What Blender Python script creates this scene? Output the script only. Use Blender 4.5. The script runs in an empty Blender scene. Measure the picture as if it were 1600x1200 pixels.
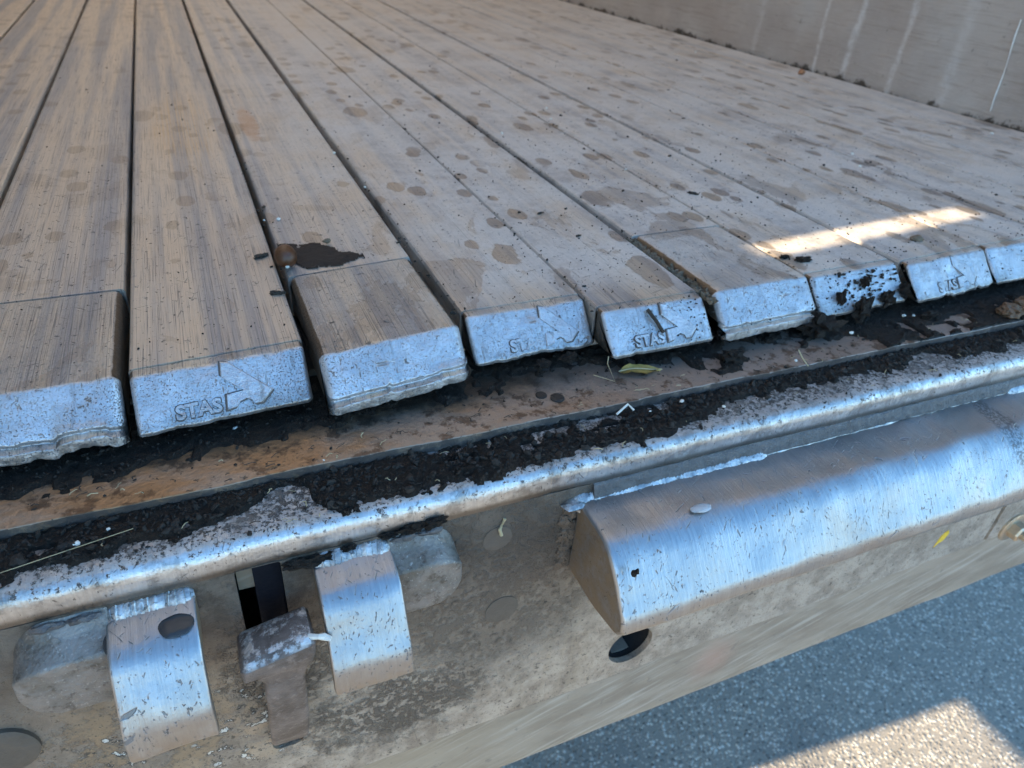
import bpy, bmesh, math, random
from mathutils import Vector, Matrix, noise
S = 0.26            # metres per working unit (the camera stands one unit above the slats)
sc = bpy.context.scene
# ------------------------------------------------------------------ camera, sky, sun, exposure
cam = bpy.data.objects.new('camera', bpy.data.cameras.new('camera'))
sc.collection.objects.link(cam); sc.camera = cam
R = Matrix(((0.91769998, 0.16744, -0.36026461), (-0.39193572, 0.52975188, -0.75216311), (0.06490867, 0.83146064, 0.55177901)))
cam.matrix_world = Matrix.Translation((0, 0, S)) @ R.to_4x4()
cam.data.sensor_width = 36; cam.data.lens = 1118.83/1600*36
cam.data.clip_start = 0.01; cam.data.clip_end = 3000
cam.data.dof.use_dof = True; cam.data.dof.focus_distance = 1.75*S; cam.data.dof.aperture_fstop = 12
TRAVEL = Vector((1, 0.10, -0.42)).normalized()       # direction the sunlight travels
w = bpy.data.worlds.new('World'); sc.world = w; w.use_nodes = True
nt = w.node_tree; bg = nt.nodes['Background']
sky = nt.nodes.new('ShaderNodeTexSky'); sky.sky_type = 'NISHITA'; sky.sun_disc = False
el = math.asin(-TRAVEL.z); az = math.atan2(-TRAVEL.x, -TRAVEL.y)
sky.ozone_density = 3.5; sky.dust_density = .4; sky.sun_elevation = el; sky.sun_rotation = az
hs = nt.nodes.new('ShaderNodeHueSaturation'); hs.inputs['Saturation'].default_value = 1.12; hs.inputs['Hue'].default_value = .493; nt.links.new(sky.outputs[0], hs.inputs['Color']); nt.links.new(hs.outputs[0], bg.inputs[0]); bg.inputs[1].default_value = 0.15
sun = bpy.data.objects.new('sun', bpy.data.lights.new('sun', 'SUN')); sc.collection.objects.link(sun)
sun.data.energy = 5.0; sun.data.angle = math.radians(0.5); sun.data.color = (1, 0.82, 0.58)
sun.rotation_euler = TRAVEL.to_track_quat('-Z', 'Y').to_euler(); sun.location = (-5, 0, 6)
sc.view_settings.view_transform = 'Standard'; sc.view_settings.look = 'None'
sc.view_settings.gamma = 1; sc.view_settings.use_curve_mapping = False
sc.view_settings.exposure = 2.2

# ------------------------------------------------------------------ material kit
class MK:
    def __init__(s, name):
        s.m = bpy.data.materials.new(name); s.m.use_nodes = True; s.t = s.m.node_tree
        s.b = s.t.nodes['Principled BSDF']
        g = s.n('ShaderNodeNewGeometry'); s.g = g
        v = s.n('ShaderNodeVectorMath'); v.operation = 'SCALE'; s.l(g.outputs['Position'], v.inputs[0]); v.inputs['Scale'].default_value = 1/S
        s.P = v.outputs[0]
        x = s.n('ShaderNodeSeparateXYZ'); s.l(s.P, x.inputs[0]); s.X, s.Y, s.Z = x.outputs
        x = s.n('ShaderNodeSeparateXYZ'); s.l(g.outputs['Normal'], x.inputs[0]); s.NZ = x.outputs[2]; s.NY = x.outputs[1]
    def n(s, t): return s.t.nodes.new(t)
    def l(s, a, b): s.t.links.new(a, b)
    def put(s, v, sock):
        if hasattr(v, 'is_linked') or isinstance(v, bpy.types.NodeSocket): s.l(v, sock)
        else:
            if isinstance(v, tuple) and len(v) == 3 and sock.type == 'RGBA': v = (*v, 1)
            sock.default_value = v
    def sc(s, v, rot=(0, 0, 0), off=(0, 0, 0)):
        m = s.n('ShaderNodeMapping'); m.vector_type = 'POINT'
        r = s.n('ShaderNodeVectorRotate'); r.rotation_type = 'EULER_XYZ'; r.inputs['Rotation'].default_value = rot; s.l(s.P, r.inputs['Vector'])
        s.l(r.outputs[0], m.inputs[0]); m.inputs['Scale'].default_value = v; m.inputs['Location'].default_value = off
        return m.outputs[0]
    def noise(s, scale, detail=4, rough=.55, vec=None, dist=0, w=None):
        k = s.n('ShaderNodeTexNoise'); s.l(vec or s.P, k.inputs['Vector'])
        k.inputs['Scale'].default_value = scale; k.inputs['Detail'].default_value = detail
        k.inputs['Roughness'].default_value = rough; k.inputs['Distortion'].default_value = dist
        return k.outputs['Fac']
    def vor(s, scale, vec=None, out='Distance', feat='F1'):
        k = s.n('ShaderNodeTexVoronoi'); k.feature = feat; s.l(vec or s.P, k.inputs['Vector']); k.inputs['Scale'].default_value = scale
        return k.outputs[out]
    def st(s, f, a, b, lo=0., hi=1.):
        k = s.n('ShaderNodeMapRange'); k.interpolation_type = 'SMOOTHSTEP'; s.put(f, k.inputs['Value'])
        if a > b: a, b, lo, hi = b, a, hi, lo
        k.inputs['From Min'].default_value = a; k.inputs['From Max'].default_value = b
        k.inputs['To Min'].default_value = lo; k.inputs['To Max'].default_value = hi
        return k.outputs['Result']
    def ma(s, op, a, b=0., c=None):
        k = s.n('ShaderNodeMath'); k.operation = op; s.put(a, k.inputs[0]); s.put(b, k.inputs[1])
        if c is not None: s.put(c, k.inputs[2])
        return k.outputs[0]
    def mul(s, *a):
        r = a[0]
        for x in a[1:]: r = s.ma('MULTIPLY', r, x)
        return r
    def add(s, *a):
        r = a[0]
        for x in a[1:]: r = s.ma('ADD', r, x)
        return r
    def mx(s, *a):
        r = a[0]
        for x in a[1:]: r = s.ma('MAXIMUM', r, x)
        return r
    def mix(s, f, a, b):
        k = s.n('ShaderNodeMix'); k.data_type = 'RGBA'; s.put(f, k.inputs[0]); s.put(a, k.inputs[6]); s.put(b, k.inputs[7]); return k.outputs[2]
    def mixf(s, f, a, b):
        k = s.n('ShaderNodeMix'); k.data_type = 'FLOAT'; s.put(f, k.inputs[0]); s.put(a, k.inputs[2]); s.put(b, k.inputs[3]); return k.outputs[0]
    def ellipse(s, cx, cy, rx, ry, a=.8, b=1.2, rag=.35, plane='xy', rs=14):
        A = s.X; B = s.Y if plane == 'xy' else s.Z
        if plane == 'yz': A = s.Y
        dx = s.ma('DIVIDE', s.ma('SUBTRACT', A, cx), rx); dy = s.ma('DIVIDE', s.ma('SUBTRACT', B, cy), ry)
        d = s.ma('SQRT', s.add(s.mul(dx, dx), s.mul(dy, dy)))
        d = s.add(d, s.mul(s.ma('SUBTRACT', s.noise(rs, 5, .65), .5), rag*2.5))
        return s.st(d, b, a)
    def scratches(s, f=170, thr=.66, rots=((0, 0, .3), (0, 0, 1.3), (0, 0, 2.3)), gate=.5):
        r = None
        for i, q in enumerate(rots):
            k = s.noise(1, 2, .4, s.sc((f, f*.06, f*.3), q, (i*7.3, i*3.1, 0)))
            k = s.st(k, thr, thr+.05)
            k = s.mul(k, s.st(s.noise(5+i, 2, .5, s.sc((1, 1, 1), (0, 0, 0), (i*11, 4, 2))), gate, gate+.08))
            r = k if r is None else s.mx(r, k)
        return r
    def bump(s, *hs):
        prev = None
        for h, d in hs:
            k = s.n('ShaderNodeBump'); k.inputs['Strength'].default_value = 1; k.inputs['Distance'].default_value = d*S
            s.put(h, k.inputs['Height'])
            if prev is not None: s.l(prev, k.inputs['Normal'])
            prev = k.outputs[0]
        s.l(prev, s.b.inputs['Normal'])
    def out(s, col=None, rough=None, metal=None, **kw):
        if col is not None: s.put(col, s.b.inputs['Base Color'])
        if rough is not None: s.put(rough, s.b.inputs['Roughness'])
        if metal is not None: s.put(metal, s.b.inputs['Metallic'])
        for k, v in kw.items(): s.put(v, s.b.inputs[k.replace('_', ' ')])
        return s.m

def slat_layers(k):
    """worn aluminium with brown grime rubbed in along the slat, a dusty film and brown water stains"""
    s1 = k.noise(1, 4, .65, k.sc((170, .8, 20)))
    s2 = k.noise(1, 4, .62, k.sc((9, .22, 8)))
    s3 = k.noise(1, 3, .6, k.sc((330, 3.2, 30)))
    metal = k.mix(k.st(s2, .38, .60), (.25, .245, .26), (.58, .46, .34))
    metal = k.mix(k.mul(k.st(s1, .42, .72), .5), metal, (.50, .42, .33))
    metal = k.mix(k.mul(k.st(s3, .53, .66), .72), metal, (.07, .07, .078))
    # broad golden streak and rust marks
    gold = k.mul(k.ellipse(.0, 4.0, .17, .8, .4, 1.3, .3, rs=5), k.st(s1, .46, .58))
    metal = k.mix(k.mul(gold, .65), metal, (.60, .38, .16))
    rust = k.ellipse(.305, 4.0, .05, .35, .7, 1.1, .3)
    metal = k.mix(k.mul(rust, .8), metal, (.42, .2, .07))
    # dusty film: light, rough, mottled
    f1 = k.noise(2.3, 6, .62)
    f2 = k.noise(14, 5, .7)
    grad = k.mx(k.mul(k.st(k.X, .1, 1.0), k.st(k.Y, 1.62, 1.95)), k.mul(k.st(k.Y, 2.2, 3.2), k.st(k.X, -.1, .8)), k.st(k.X, 1.3, 2.0))
    base = k.st(k.add(k.mul(f1, .6), k.mul(f2, .4)), .36, .58, .3, 1)
    film = k.mul(k.add(k.mul(base, .75), .15), k.add(k.mul(grad, .72), .22))
    # stains: oval drips where the film is washed away
    vd = k.vor(2.3, k.sc((1.25, .62, 1), (0, 0, .05), (.3, .1, 0)))
    vd = k.add(vd, k.mul(k.ma('SUBTRACT', k.noise(9, 4, .6), .5), .22))
    st1 = k.st(vd, .185, .172)
    vd2 = k.vor(5.5, k.sc((1.3, .8, 1), (0, 0, 0), (5, 2, 0)))
    vd2 = k.add(vd2, k.mul(k.ma('SUBTRACT', k.noise(20, 3, .6), .5), .16))
    st2 = k.mul(k.st(vd2, .275, .255), k.st(k.noise(1.3, 2, .5, k.sc((1, .6, 1), (0, 0, 0), (3, 8, 0))), .44, .50))
    st3 = k.mul(k.st(k.noise(3.2, 6, .65, k.sc((1.1, .7, 1), (0, 0, .1), (2, 7, 4)), .6), .57, .59), k.st(k.Y, 5.5, 2.0))
    stain = k.mx(k.mul(st1, .9), st2, k.mul(st3, .6))
    film = k.mul(film, k.ma('SUBTRACT', 1, k.mul(stain, .62)))
    filmc = k.mix(k.noise(60, 3, .7), (.50, .445, .39), (.74, .675, .61))
    col = k.mix(film, metal, filmc)
    col = k.mix(k.mul(stain, .36), col, (.20, .15, .105))
    # tiny dark nicks and grime
    sp = k.st(k.noise(75, 3, .6), .645, .69)
    sp2 = k.mul(k.st(k.noise(30, 4, .7), .63, .68), .8)
    sp = k.mul(k.mx(sp, sp2), k.st(k.Y, 6, 2.2, .2, 1))
    scr = k.mul(k.scratches(150, .68), .6, k.st(k.Y, 5, 2))
    dk = k.mx(sp, scr)
    col = k.mix(k.mul(dk, .85), col, (.035, .03, .028))
    rough = k.mixf(film, .44, .7); rough = k.mixf(k.mul(stain, .8), rough, .42)
    metl = k.mixf(film, .55, .10); metl = k.mixf(dk, metl, .1)
    return col, rough, metl, s1, s3, f2, dk, film

def mat_slat():
    k = MK('worn slat aluminium')
    col, ro, me, s1, s3, f2, dk, film = slat_layers(k)
    k.bump((s1, .0014), (s3, .0008), (k.mul(film, k.noise(60, 3, .7)), .0018), (k.ma('SUBTRACT', 1, dk), .003))
    return k.out(col, ro, me)

def cast_layers(k, base=(.62, .63, .65), pit=1.):
    n1 = k.noise(9, 5, .65); n2 = k.noise(45, 4, .7); n3 = k.noise(130, 3, .7)
    col = k.mix(k.st(n1, .35, .7), tuple(c*.78 for c in base), base)
    col = k.mix(k.mul(k.st(n2, .45, .66), .22), col, (.40, .40, .41))
    n4 = k.noise(250, 3, .65); patch = k.st(k.noise(7, 4, .65, k.sc((1, 1, 1), (0, 0, 0), (4, 1, 9))), .38, .64)
    run = k.noise(1, 4, .65, k.sc((60, 9, 9))); smear = k.mul(k.st(run, .52, .68), k.st(k.noise(5, 4, .6), .40, .60))
    col = k.mix(k.mul(smear, .6), col, (.24, .21, .185))
    pepper = k.mul(k.st(n4, .575, .65), k.add(.3, k.mul(patch, .7)))
    pits = k.mx(k.mul(k.st(n2, .66, .70), .8), k.mul(k.st(n3, .63, .68), patch), pepper)
    big = k.mul(k.st(k.noise(15, 6, .75), .635, .665), .9)
    nick = k.mul(k.scratches(110, .69, ((0, .2, .3), (.4, 0, 1.5), (.6, 0, 2.2)), .52), .7)
    d = k.mul(k.mx(pits, big, nick), pit)
    col = k.mix(k.mul(d, .85), col, (.07, .058, .048))
    low_ = k.mul(k.st(k.add(k.Z, k.mul(k.ma('SUBTRACT', n1, .5), .10)), -.07, -.10), .5); col = k.mix(k.mul(low_, patch), col, (.22, .20, .18))
    return col, d, n1, n2, n3

def mat_cast():
    """shoe: bare cast aluminium where it slopes, grime where it lies flat"""
    k = MK('cast shoe aluminium')
    c1, r1, m1, s1, s3, f2, dk, film = slat_layers(k)
    c2, d, n1, n2, n3 = cast_layers(k)
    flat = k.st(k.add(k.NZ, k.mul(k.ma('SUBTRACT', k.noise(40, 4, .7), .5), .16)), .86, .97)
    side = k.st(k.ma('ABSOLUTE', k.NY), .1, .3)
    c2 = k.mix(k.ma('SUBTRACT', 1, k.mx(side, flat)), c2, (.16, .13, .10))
    col = k.mix(flat, c2, c1)
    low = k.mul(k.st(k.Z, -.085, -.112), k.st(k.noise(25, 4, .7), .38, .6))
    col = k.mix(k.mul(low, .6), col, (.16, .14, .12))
    rough = k.mixf(flat, k.mixf(n1, .38, .55), r1); me = k.mixf(flat, k.mixf(d, .92, .1), m1)
    k.bump((n1, .004), (k.mul(k.ma('SUBTRACT', 1, flat), n2), .003), (k.ma('SUBTRACT', 1, d), .005), (k.mul(flat, s1), .003))
    return k.out(col, rough, me)

def mat_letter():
    k = MK('raised cast lettering'); c2, d, n1, n2, n3 = cast_layers(k, (.58, .58, .60), .7)
    k.bump((n2, .005), (n3, .002)); return k.out(c2, .45, k.mixf(d, .9, .1))

def mat_plate():
    k = MK('brown stained floor plate')
    n1 = k.noise(3, 5, .6, k.sc((1, 2.5, 1))); n2 = k.noise(16, 5, .65); n3 = k.noise(70, 3, .7)
    col = k.mix(k.st(n1, .4, .62), (.32, .19, .10), (.31, .25, .20))
    col = k.mix(k.mul(k.st(k.X, .3, 1.4), .75), col, (.33, .285, .26))
    col = k.mix(k.mul(k.st(n2, .52, .62), .8), col, (.10, .055, .03))
    dk = k.mul(k.st(k.add(k.Y, k.mul(k.ma('SUBTRACT', n2, .5), .22)), 1.47, 1.60), k.st(k.X, 1.6, .5, .35, .95))  # near black under the slats: soil and shade mixed into the colour
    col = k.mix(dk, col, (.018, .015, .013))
    sp = k.st(n3, .62, .68); col = k.mix(k.mul(sp, .7), col, (.03, .025, .02))
    edge = k.mul(k.st(k.NZ, .6, .2), k.st(n2, .3, .5)); col = k.mix(k.mul(edge, .9), col, (.05, .045, .045))
    k.bump((n2, .004), (n3, .003), (sp, -.002))
    return k.out(col, k.mixf(n2, .26, .55), k.mixf(k.mx(dk, edge), .6, .0))

def grime_face(k):
    """vertical rear panel: dull aluminium under dried road mud"""
    n1 = k.noise(2.2, 6, .65); n2 = k.noise(11, 6, .7); n3 = k.noise(48, 4, .7); n4 = k.noise(120, 3, .6)
    str_ = k.noise(1, 4, .6, k.sc((40, 10, 3)))
    col = k.mix(k.st(n2, .35, .65), (.22, .175, .135), (.42, .35, .28))
    col = k.mix(k.mul(k.st(str_, .5, .65), .35), col, (.38, .31, .23))
    # grey band near the top of the panel
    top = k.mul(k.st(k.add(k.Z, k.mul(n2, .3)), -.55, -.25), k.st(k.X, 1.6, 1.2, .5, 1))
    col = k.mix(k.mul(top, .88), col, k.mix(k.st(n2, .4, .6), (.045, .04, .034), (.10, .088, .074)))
    gray = k.st(k.X, .9, 1.5); col = k.mix(k.mul(gray, .75), col, k.mix(k.st(n2, .35, .65), (.23, .205, .175), (.38, .345, .30)))
    # caked brown mud splashed over the middle and around the hooks
    m = k.ellipse(.60, -.62, .42, .42, .45, 1.25, .4, 'xz', 7)
    m2 = k.ellipse(.30, -1.0, .34, .20, .5, 1.1, .6, 'xz', 16)
    m3 = k.ellipse(-.42, -.80, .45, .30, .3, 1.2, .6, 'xz', 12)
    m4 = k.ellipse(.0, -.66, .17, .22, .5, 1.2, .5, 'xz', 18)
    mud = k.mx(k.mul(m, k.st(k.add(n2, k.mul(n3, .8)), .78, 1.0, .5, 1)), k.mul(k.mx(m2, m4), k.st(n3, .42, .56, .2, 1)), k.mul(m3, k.st(n2, .44, .56, .3, .9)))
    mudc = k.mix(n3, (.045, .031, .022), (.125, .09, .062))
    col = k.mix(k.mul(mud, .88), col, mudc)
    yel = k.mul(k.ellipse(-.35, -.85, .5, .3, .4, 1.3, .3, 'xz', 6), k.st(n2, .45, .6), .5)
    col = k.mix(yel, col, (.36, .23, .12))
    # flaked film (light chips with dark rims) low on the left
    fl = k.noise(26, 5, .65); chip = k.mul(k.st(fl, .60, .615), k.mx(k.ellipse(-.12, -.86, .16, .22, .6, 1.1, .3, 'xz'), k.ellipse(-.36, -.78, .12, .12, .6, 1.1, .3, 'xz')))
    chipd = k.mul(k.st(fl, .55, .57), k.st(fl, .615, .60), k.mx(k.ellipse(-.12, -.86, .16, .22, .6, 1.1, .3, 'xz'), k.ellipse(-.36, -.78, .14, .14, .6, 1.1, .3, 'xz')))
    col = k.mix(k.mul(chip, .9), col, (.62, .60, .55)); col = k.mix(k.mul(chipd, .85), col, (.035, .035, .035))
    # dark drip and scuff marks
    sp = k.mx(k.st(n3, .615, .655), k.mul(k.st(n4, .61, .66), .8)); col = k.mix(k.mul(sp, .85), col, (.06, .05, .04))
    sc_ = k.scratches(130, .67, ((1.3, 0, .3), (1.5, .4, .1), (1.2, .9, 0)), .5); col = k.mix(k.mul(sc_, .5), col, (.12, .10, .08))
    gouge = k.mul(k.st(n2, .60, .64), k.st(k.X, 1.2, 1.7), k.st(k.Z, -.98, -.88)); col = k.mix(k.mul(gouge, .6), col, (.16, .15, .14))
    return col, mud, sp, n1, n2, n3, n4, str_

def mat_face():
    k = MK('mud stained rear panel'); col, mud, sp, n1, n2, n3, n4, st_ = grime_face(k)
    # brighter bent strip right under the rounded sill
    k.bump((n2, .006), (n3, .004), (mud, .006), (st_, .002))
    return k.out(col, k.mixf(mud, .5, .8), k.mixf(mud, .25, 0.))

def mat_beam():
    k = MK('dusty lower beam'); n1 = k.noise(3, 5, .6, k.sc((1, 1, 3))); n2 = k.noise(20, 5, .65); n3 = k.noise(1, 4, .6, k.sc((3, 30, 60), (0, .28, 0)))
    col = k.mix(k.st(n1, .35, .65), (.215, .175, .135), (.29, .245, .195)); col = k.mix(k.mul(k.st(n3, .5, .7), .5), col, (.46, .43, .38))
    col = k.mix(k.mul(k.st(k.X, 1.2, .1), .45), col, (.36, .27, .17))
    col = k.mix(k.mul(k.ellipse(1.62, -1.5, .12, .14, .1, 1.3, .3, 'xz'), .3), col, (.42, .20, .15))
    col = k.mix(k.mul(k.st(n2, .62, .68), .5), col, (.14, .12, .10))
    k.bump((n2, .004), (n3, .003)); return k.out(col, .65, .15)

def brushed(k, f=(150, 9, 9), dirt=1., base=(.42, .425, .435)):
    b1 = k.noise(1, 4, .65, k.sc(f)); b2 = k.noise(1, 3, .6, k.sc((f[0]*.28, f[1]*.5, f[2]*.5))); n2 = k.noise(22, 5, .7); n3 = k.noise(90, 3, .7); n1 = k.noise(3.5, 4, .6)
    col = k.mix(k.st(b1, .35, .7), tuple(c*.86 for c in base), base)
    col = k.mix(k.mul(k.st(b2, .55, .72), .22), col, (.36, .36, .37))
    dull = k.mul(k.st(k.noise(2.2, 6, .7, k.sc((1, 1, 1), (0, 0, 0), (7, 3, 1))), .46, .60), k.add(.35, k.mul(n2, .6))); col = k.mix(dull, col, (.33, .31, .30))
    s_ = k.scratches(210, .68, ((0, 0, .5), (.3, 0, 1.1), (.2, .2, 2.5)), .46)
    s2_ = k.scratches(85, .715, ((0, 0, -.4), (.5, 0, .15), (.9, .2, 1.9)), .45)
    d = k.mul(k.mx(k.mul(k.st(n3, .65, .69), .7), k.st(n2, .675, .70), k.mul(s_, .7), k.mul(s2_, .7)), dirt)
    col = k.mix(k.mul(d, .85), col, (.06, .055, .05))
    return col, d, b1, b2, n2, n3

def mat_bumper():
    k = MK('worn brushed aluminium'); col, d, b1, b2, n2, n3 = brushed(k)
    low = k.mul(k.st(k.Z, -.50, -.56), k.st(n2, .35, .55)); col = k.mix(k.mul(low, .5), col, (.33, .27, .20))
    inner = k.mul(k.st(k.ma('ABSOLUTE', k.NY), .35, .1), k.st(k.NZ, .5, .2)); mudn = k.st(n2, .3, .6, .55, 1)
    col = k.mix(k.mul(inner, mudn), col, k.mix(n2, (.13, .085, .05), (.26, .19, .12)))
    n1b = k.noise(2.6, 2, .5)
    bottle = k.mul(k.ellipse(2.38, 1.10, .05, .16, .6, 1.1, .25), k.st(n3, .42, .55)); col = k.mix(k.mul(bottle, .7), col, (.10, .09, .09))
    k.bump((b1, .0012), (n2, .0015), (n1b, .05), (k.ma('SUBTRACT', 1, d), .002))
    return k.out(col, k.mixf(b2, .33, .43), k.mixf(k.mx(d, k.mul(inner, mudn)), .95, .1))

def mat_sill():
    k = MK('scuffed sill aluminium'); col, d, b1, b2, n2, n3 = brushed(k, (190, 14, 14), 1., (.64, .63, .62))
    flat = k.st(k.NZ, .80, .97); gr = k.mul(flat, k.st(k.noise(30, 5, .75), .36, .56, .35, 1))
    col = k.mix(k.mul(gr, .7), col, (.31, .29, .275))
    near = k.st(k.Y, 1.255, 1.32); nn_ = k.noise(75, 5, .78); sp = k.mul(flat, k.st(k.add(nn_, k.mul(near, .10)), .575, .62)); col = k.mix(k.mul(sp, .9), col, (.035, .03, .026))
    spc = k.mul(k.st(k.NZ, .15, .6), k.st(k.add(k.noise(55, 5, .78), k.mul(k.noise(4, 3, .6), .12)), .635, .665)); col = k.mix(k.mul(spc, .9), col, (.05, .045, .04))
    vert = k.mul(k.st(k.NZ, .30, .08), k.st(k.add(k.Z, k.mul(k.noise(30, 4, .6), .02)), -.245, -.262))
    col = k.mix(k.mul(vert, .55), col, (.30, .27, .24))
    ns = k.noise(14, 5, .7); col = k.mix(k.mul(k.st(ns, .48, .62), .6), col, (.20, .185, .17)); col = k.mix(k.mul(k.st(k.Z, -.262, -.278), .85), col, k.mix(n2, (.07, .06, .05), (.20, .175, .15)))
    k.bump((b1, .0015), (n2, .003), (ns, .003), (k.mx(sp, spc), .003)); return k.out(col, k.mixf(gr, .38, .65), k.mixf(k.mx(gr, sp), .93, .15))

def mat_weld():
    k = MK('aluminium weld'); n = k.noise(30, 4, .6); n3 = k.noise(80, 3, .6)
    col = k.mix(k.st(n, .35, .65), (.26, .27, .28), (.58, .58, .58)); col = k.mix(k.mul(k.st(n3, .58, .66), .8), col, (.09, .085, .08))
    k.bump((n, .004), (n3, .003)); return k.out(col, .42, .85)

def mat_iron():
    k = MK('rusty brown forged iron'); n = k.noise(10, 5, .65); n3 = k.noise(60, 4, .7)
    col = k.mix(k.st(n, .35, .65), (.10, .082, .072), (.20, .17, .155)); col = k.mix(k.mul(k.st(n3, .55, .66), .45), col, (.30, .26, .24))
    wear = k.mul(k.st(k.NZ, .55, .85), k.st(k.noise(24, 5, .7), .45, .58)); col = k.mix(wear, col, (.62, .62, .62))
    k.bump((n, .01), (n3, .005)); return k.out(col, k.mixf(wear, .55, .35), k.mixf(wear, .45, .9))

def simple(name, c, r=.5, m=0., bs=.004, sc_=30, var=.3):
    k = MK(name); n = k.noise(sc_, 5, .65)
    col = k.mix(n, tuple(x*(1-var) for x in c), tuple(min(1, x*(1+var)) for x in c)); k.bump((n, bs)); return k.out(col, r, m)

def mat_soil():
    k = MK('dark damp soil'); n = k.noise(40, 6, .75); n3 = k.noise(110, 4, .7); n1 = k.noise(6, 4, .6)
    col = k.mix(k.st(n, .3, .7), (.010, .008, .007), (.032, .024, .018)); col = k.mix(k.mul(k.st(n1, .5, .65), .4), col, (.05, .028, .015))
    col = k.mix(k.mul(k.st(n3, .66, .70), .7), col, (.13, .11, .09))
    k.bump((n, .02), (n3, .008)); return k.out(col, .75, 0, Specular_IOR_Level=.25)

def mat_wall():
    k = MK('trailer side wall aluminium'); g = k.noise(1, 4, .65, k.sc((4, 3, 55))); g2 = k.noise(1, 3, .5, k.sc((4, 12, 160))); n1 = k.noise(1.2, 5, .6); n2 = k.noise(16, 5, .7)
    col = k.mix(k.st(n1, .35, .65), (.46, .40, .355), (.56, .51, .46)); col = k.mix(k.mul(k.st(g, .5, .72), .55), col, (.36, .29, .235)); col = k.mix(k.mul(k.st(g2, .55, .72), .35), col, (.62, .59, .55))
    # pale scuff streaks leaning down the sheet
    vec = k.sc((1, 1, 1))
    for (y0, y1, wd, a) in ((5.1, 5.12, .035, .5), (4.74, 4.75, .05, .55), (4.26, 4.27, .045, .5), (3.80, 3.82, .08, .25), (5.9, 5.95, .06, .25)):
        yy = k.add(k.ma('SUBTRACT', k.Y, y0), k.mul(k.ma('SUBTRACT', k.noise(3, 3, .6), .5), .12))
        m = k.mul(k.st(k.ma('ABSOLUTE', yy), wd, wd*.15), k.st(n2, .35, .6, .3, 1), a); col = k.mix(m, col, (.85, .85, .83))
    dirt = k.mul(k.st(k.add(k.Z, k.mul(k.ma('SUBTRACT', k.noise(5, 6, .75), .5), .30)), .015, -.02), .9); col = k.mix(dirt, col, (.05, .036, .024))
    col = k.mix(k.mul(k.st(n2, .64, .69), .4), col, (.12, .09, .07))
    k.bump((k.noise(1.1, 2, .5), .06), (g, .004), (n2, .003)); return k.out(col, .5, .35)

def mat_asphalt():
    k = MK('asphalt'); vc = k.vor(34, None, 'Color'); vd = k.vor(34); sep = k.n('ShaderNodeSeparateColor'); k.l(vc, sep.inputs[0])
    r = sep.outputs[0]; b = sep.outputs[2]; n = k.noise(60, 3, .6); n1 = k.noise(.6, 4, .6)
    st = k.mix(k.st(r, .2, 1.), (.24, .215, .18), (.56, .50, .42)); st = k.mix(k.mul(k.st(b, .90, .97), .8), st, (.56, .53, .48)); st = k.mix(k.mul(k.st(b, .2, .05), .8), st, (.08, .08, .078)); st = k.mix(k.mul(k.st(k.noise(5, 4, .7), .5, .62), .35), st, (.14, .135, .125))
    col = k.mix(k.st(vd, .44, .56), st, (.21, .19, .16)); col = k.mix(k.mul(n, .4), col, (.26, .235, .20)); col = k.mix(k.mul(k.st(n1, .45, .6), .3), col, (.10, .10, .102))
    k.bump((k.st(vd, .6, .1), .01), (n, .006)); return k.out(col, .9, 0, Specular_IOR_Level=.15)

M = dict(slat=mat_slat(), cast=mat_cast(), letter=mat_letter(), plate=mat_plate(), face=mat_face(), beam=mat_beam(), bumper=mat_bumper(), sill=mat_sill(),
         weld=mat_weld(), iron=mat_iron(), soil=mat_soil(), wall=mat_wall(), asphalt=mat_asphalt(),
         black=simple('black underside', (.012, .012, .013), .8), bluesteel=simple('black blue steel bar', (.02, .023, .032), .28, .5, .002),
         plug=simple('grime filled plug', (.10, .085, .07), .6, .2), darkplug=simple('dark recessed plug', (.03, .027, .025), .5, .3), zinc=simple('yellow zinc bolt', (.46, .39, .30), .35, .8),
         yellow=simple('yellow paint', (.62, .42, .03), .5), chip=simple('pale grit', (.68, .66, .60), .6), straw=simple('dry straw', (.42, .34, .20), .7),
         leaf=simple('yellowed leaf', (.42, .27, .07), .6, 0, .01, 40, .5), nut=simple('brown nutshell', (.085, .03, .01), .38, 0, .006, 20, .45), husk=simple('brown husk', (.13, .075, .04), .55, 0, .03, 18, .6),
         bark=simple('dark bark', (.035, .027, .02), .8, 0, .01), mudc=simple('brown mud', (.016, .009, .006), .8, 0, .006, 30, .4), masking=simple('black shade masking', (.02, .02, .02), .7),
         debris=simple('packed chips and grit', (.16, .12, .08), .8, 0, .01, 50, .6), crumb=simple('soil crumbs', (.022, .017, .013), .85, 0, .004, 60, .5))
k = MK('oily water'); k.bump((k.noise(20, 2, .5), .002)); M['drop'] = k.out((.05, .05, .052), .06, 0, Transmission_Weight=.25, IOR=1.4)
k = MK('tarpaulin'); _n = k.noise(4, 4, .6)
_d = k.n('ShaderNodeBsdfDiffuse'); _t = k.n('ShaderNodeBsdfTranslucent'); _m = k.n('ShaderNodeMixShader')
_c = k.mix(_n, (.67, .62, .555), (.75, .70, .635)); k.l(_c, _d.inputs[0]); k.l(_c, _t.inputs[0]); _m.inputs[0].default_value = .75
k.l(_d.outputs[0], _m.inputs[1]); k.l(_t.outputs[0], _m.inputs[2]); k.l(_m.outputs[0], k.t.nodes['Material Output'].inputs[0]); M['tarp'] = k.m

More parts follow.
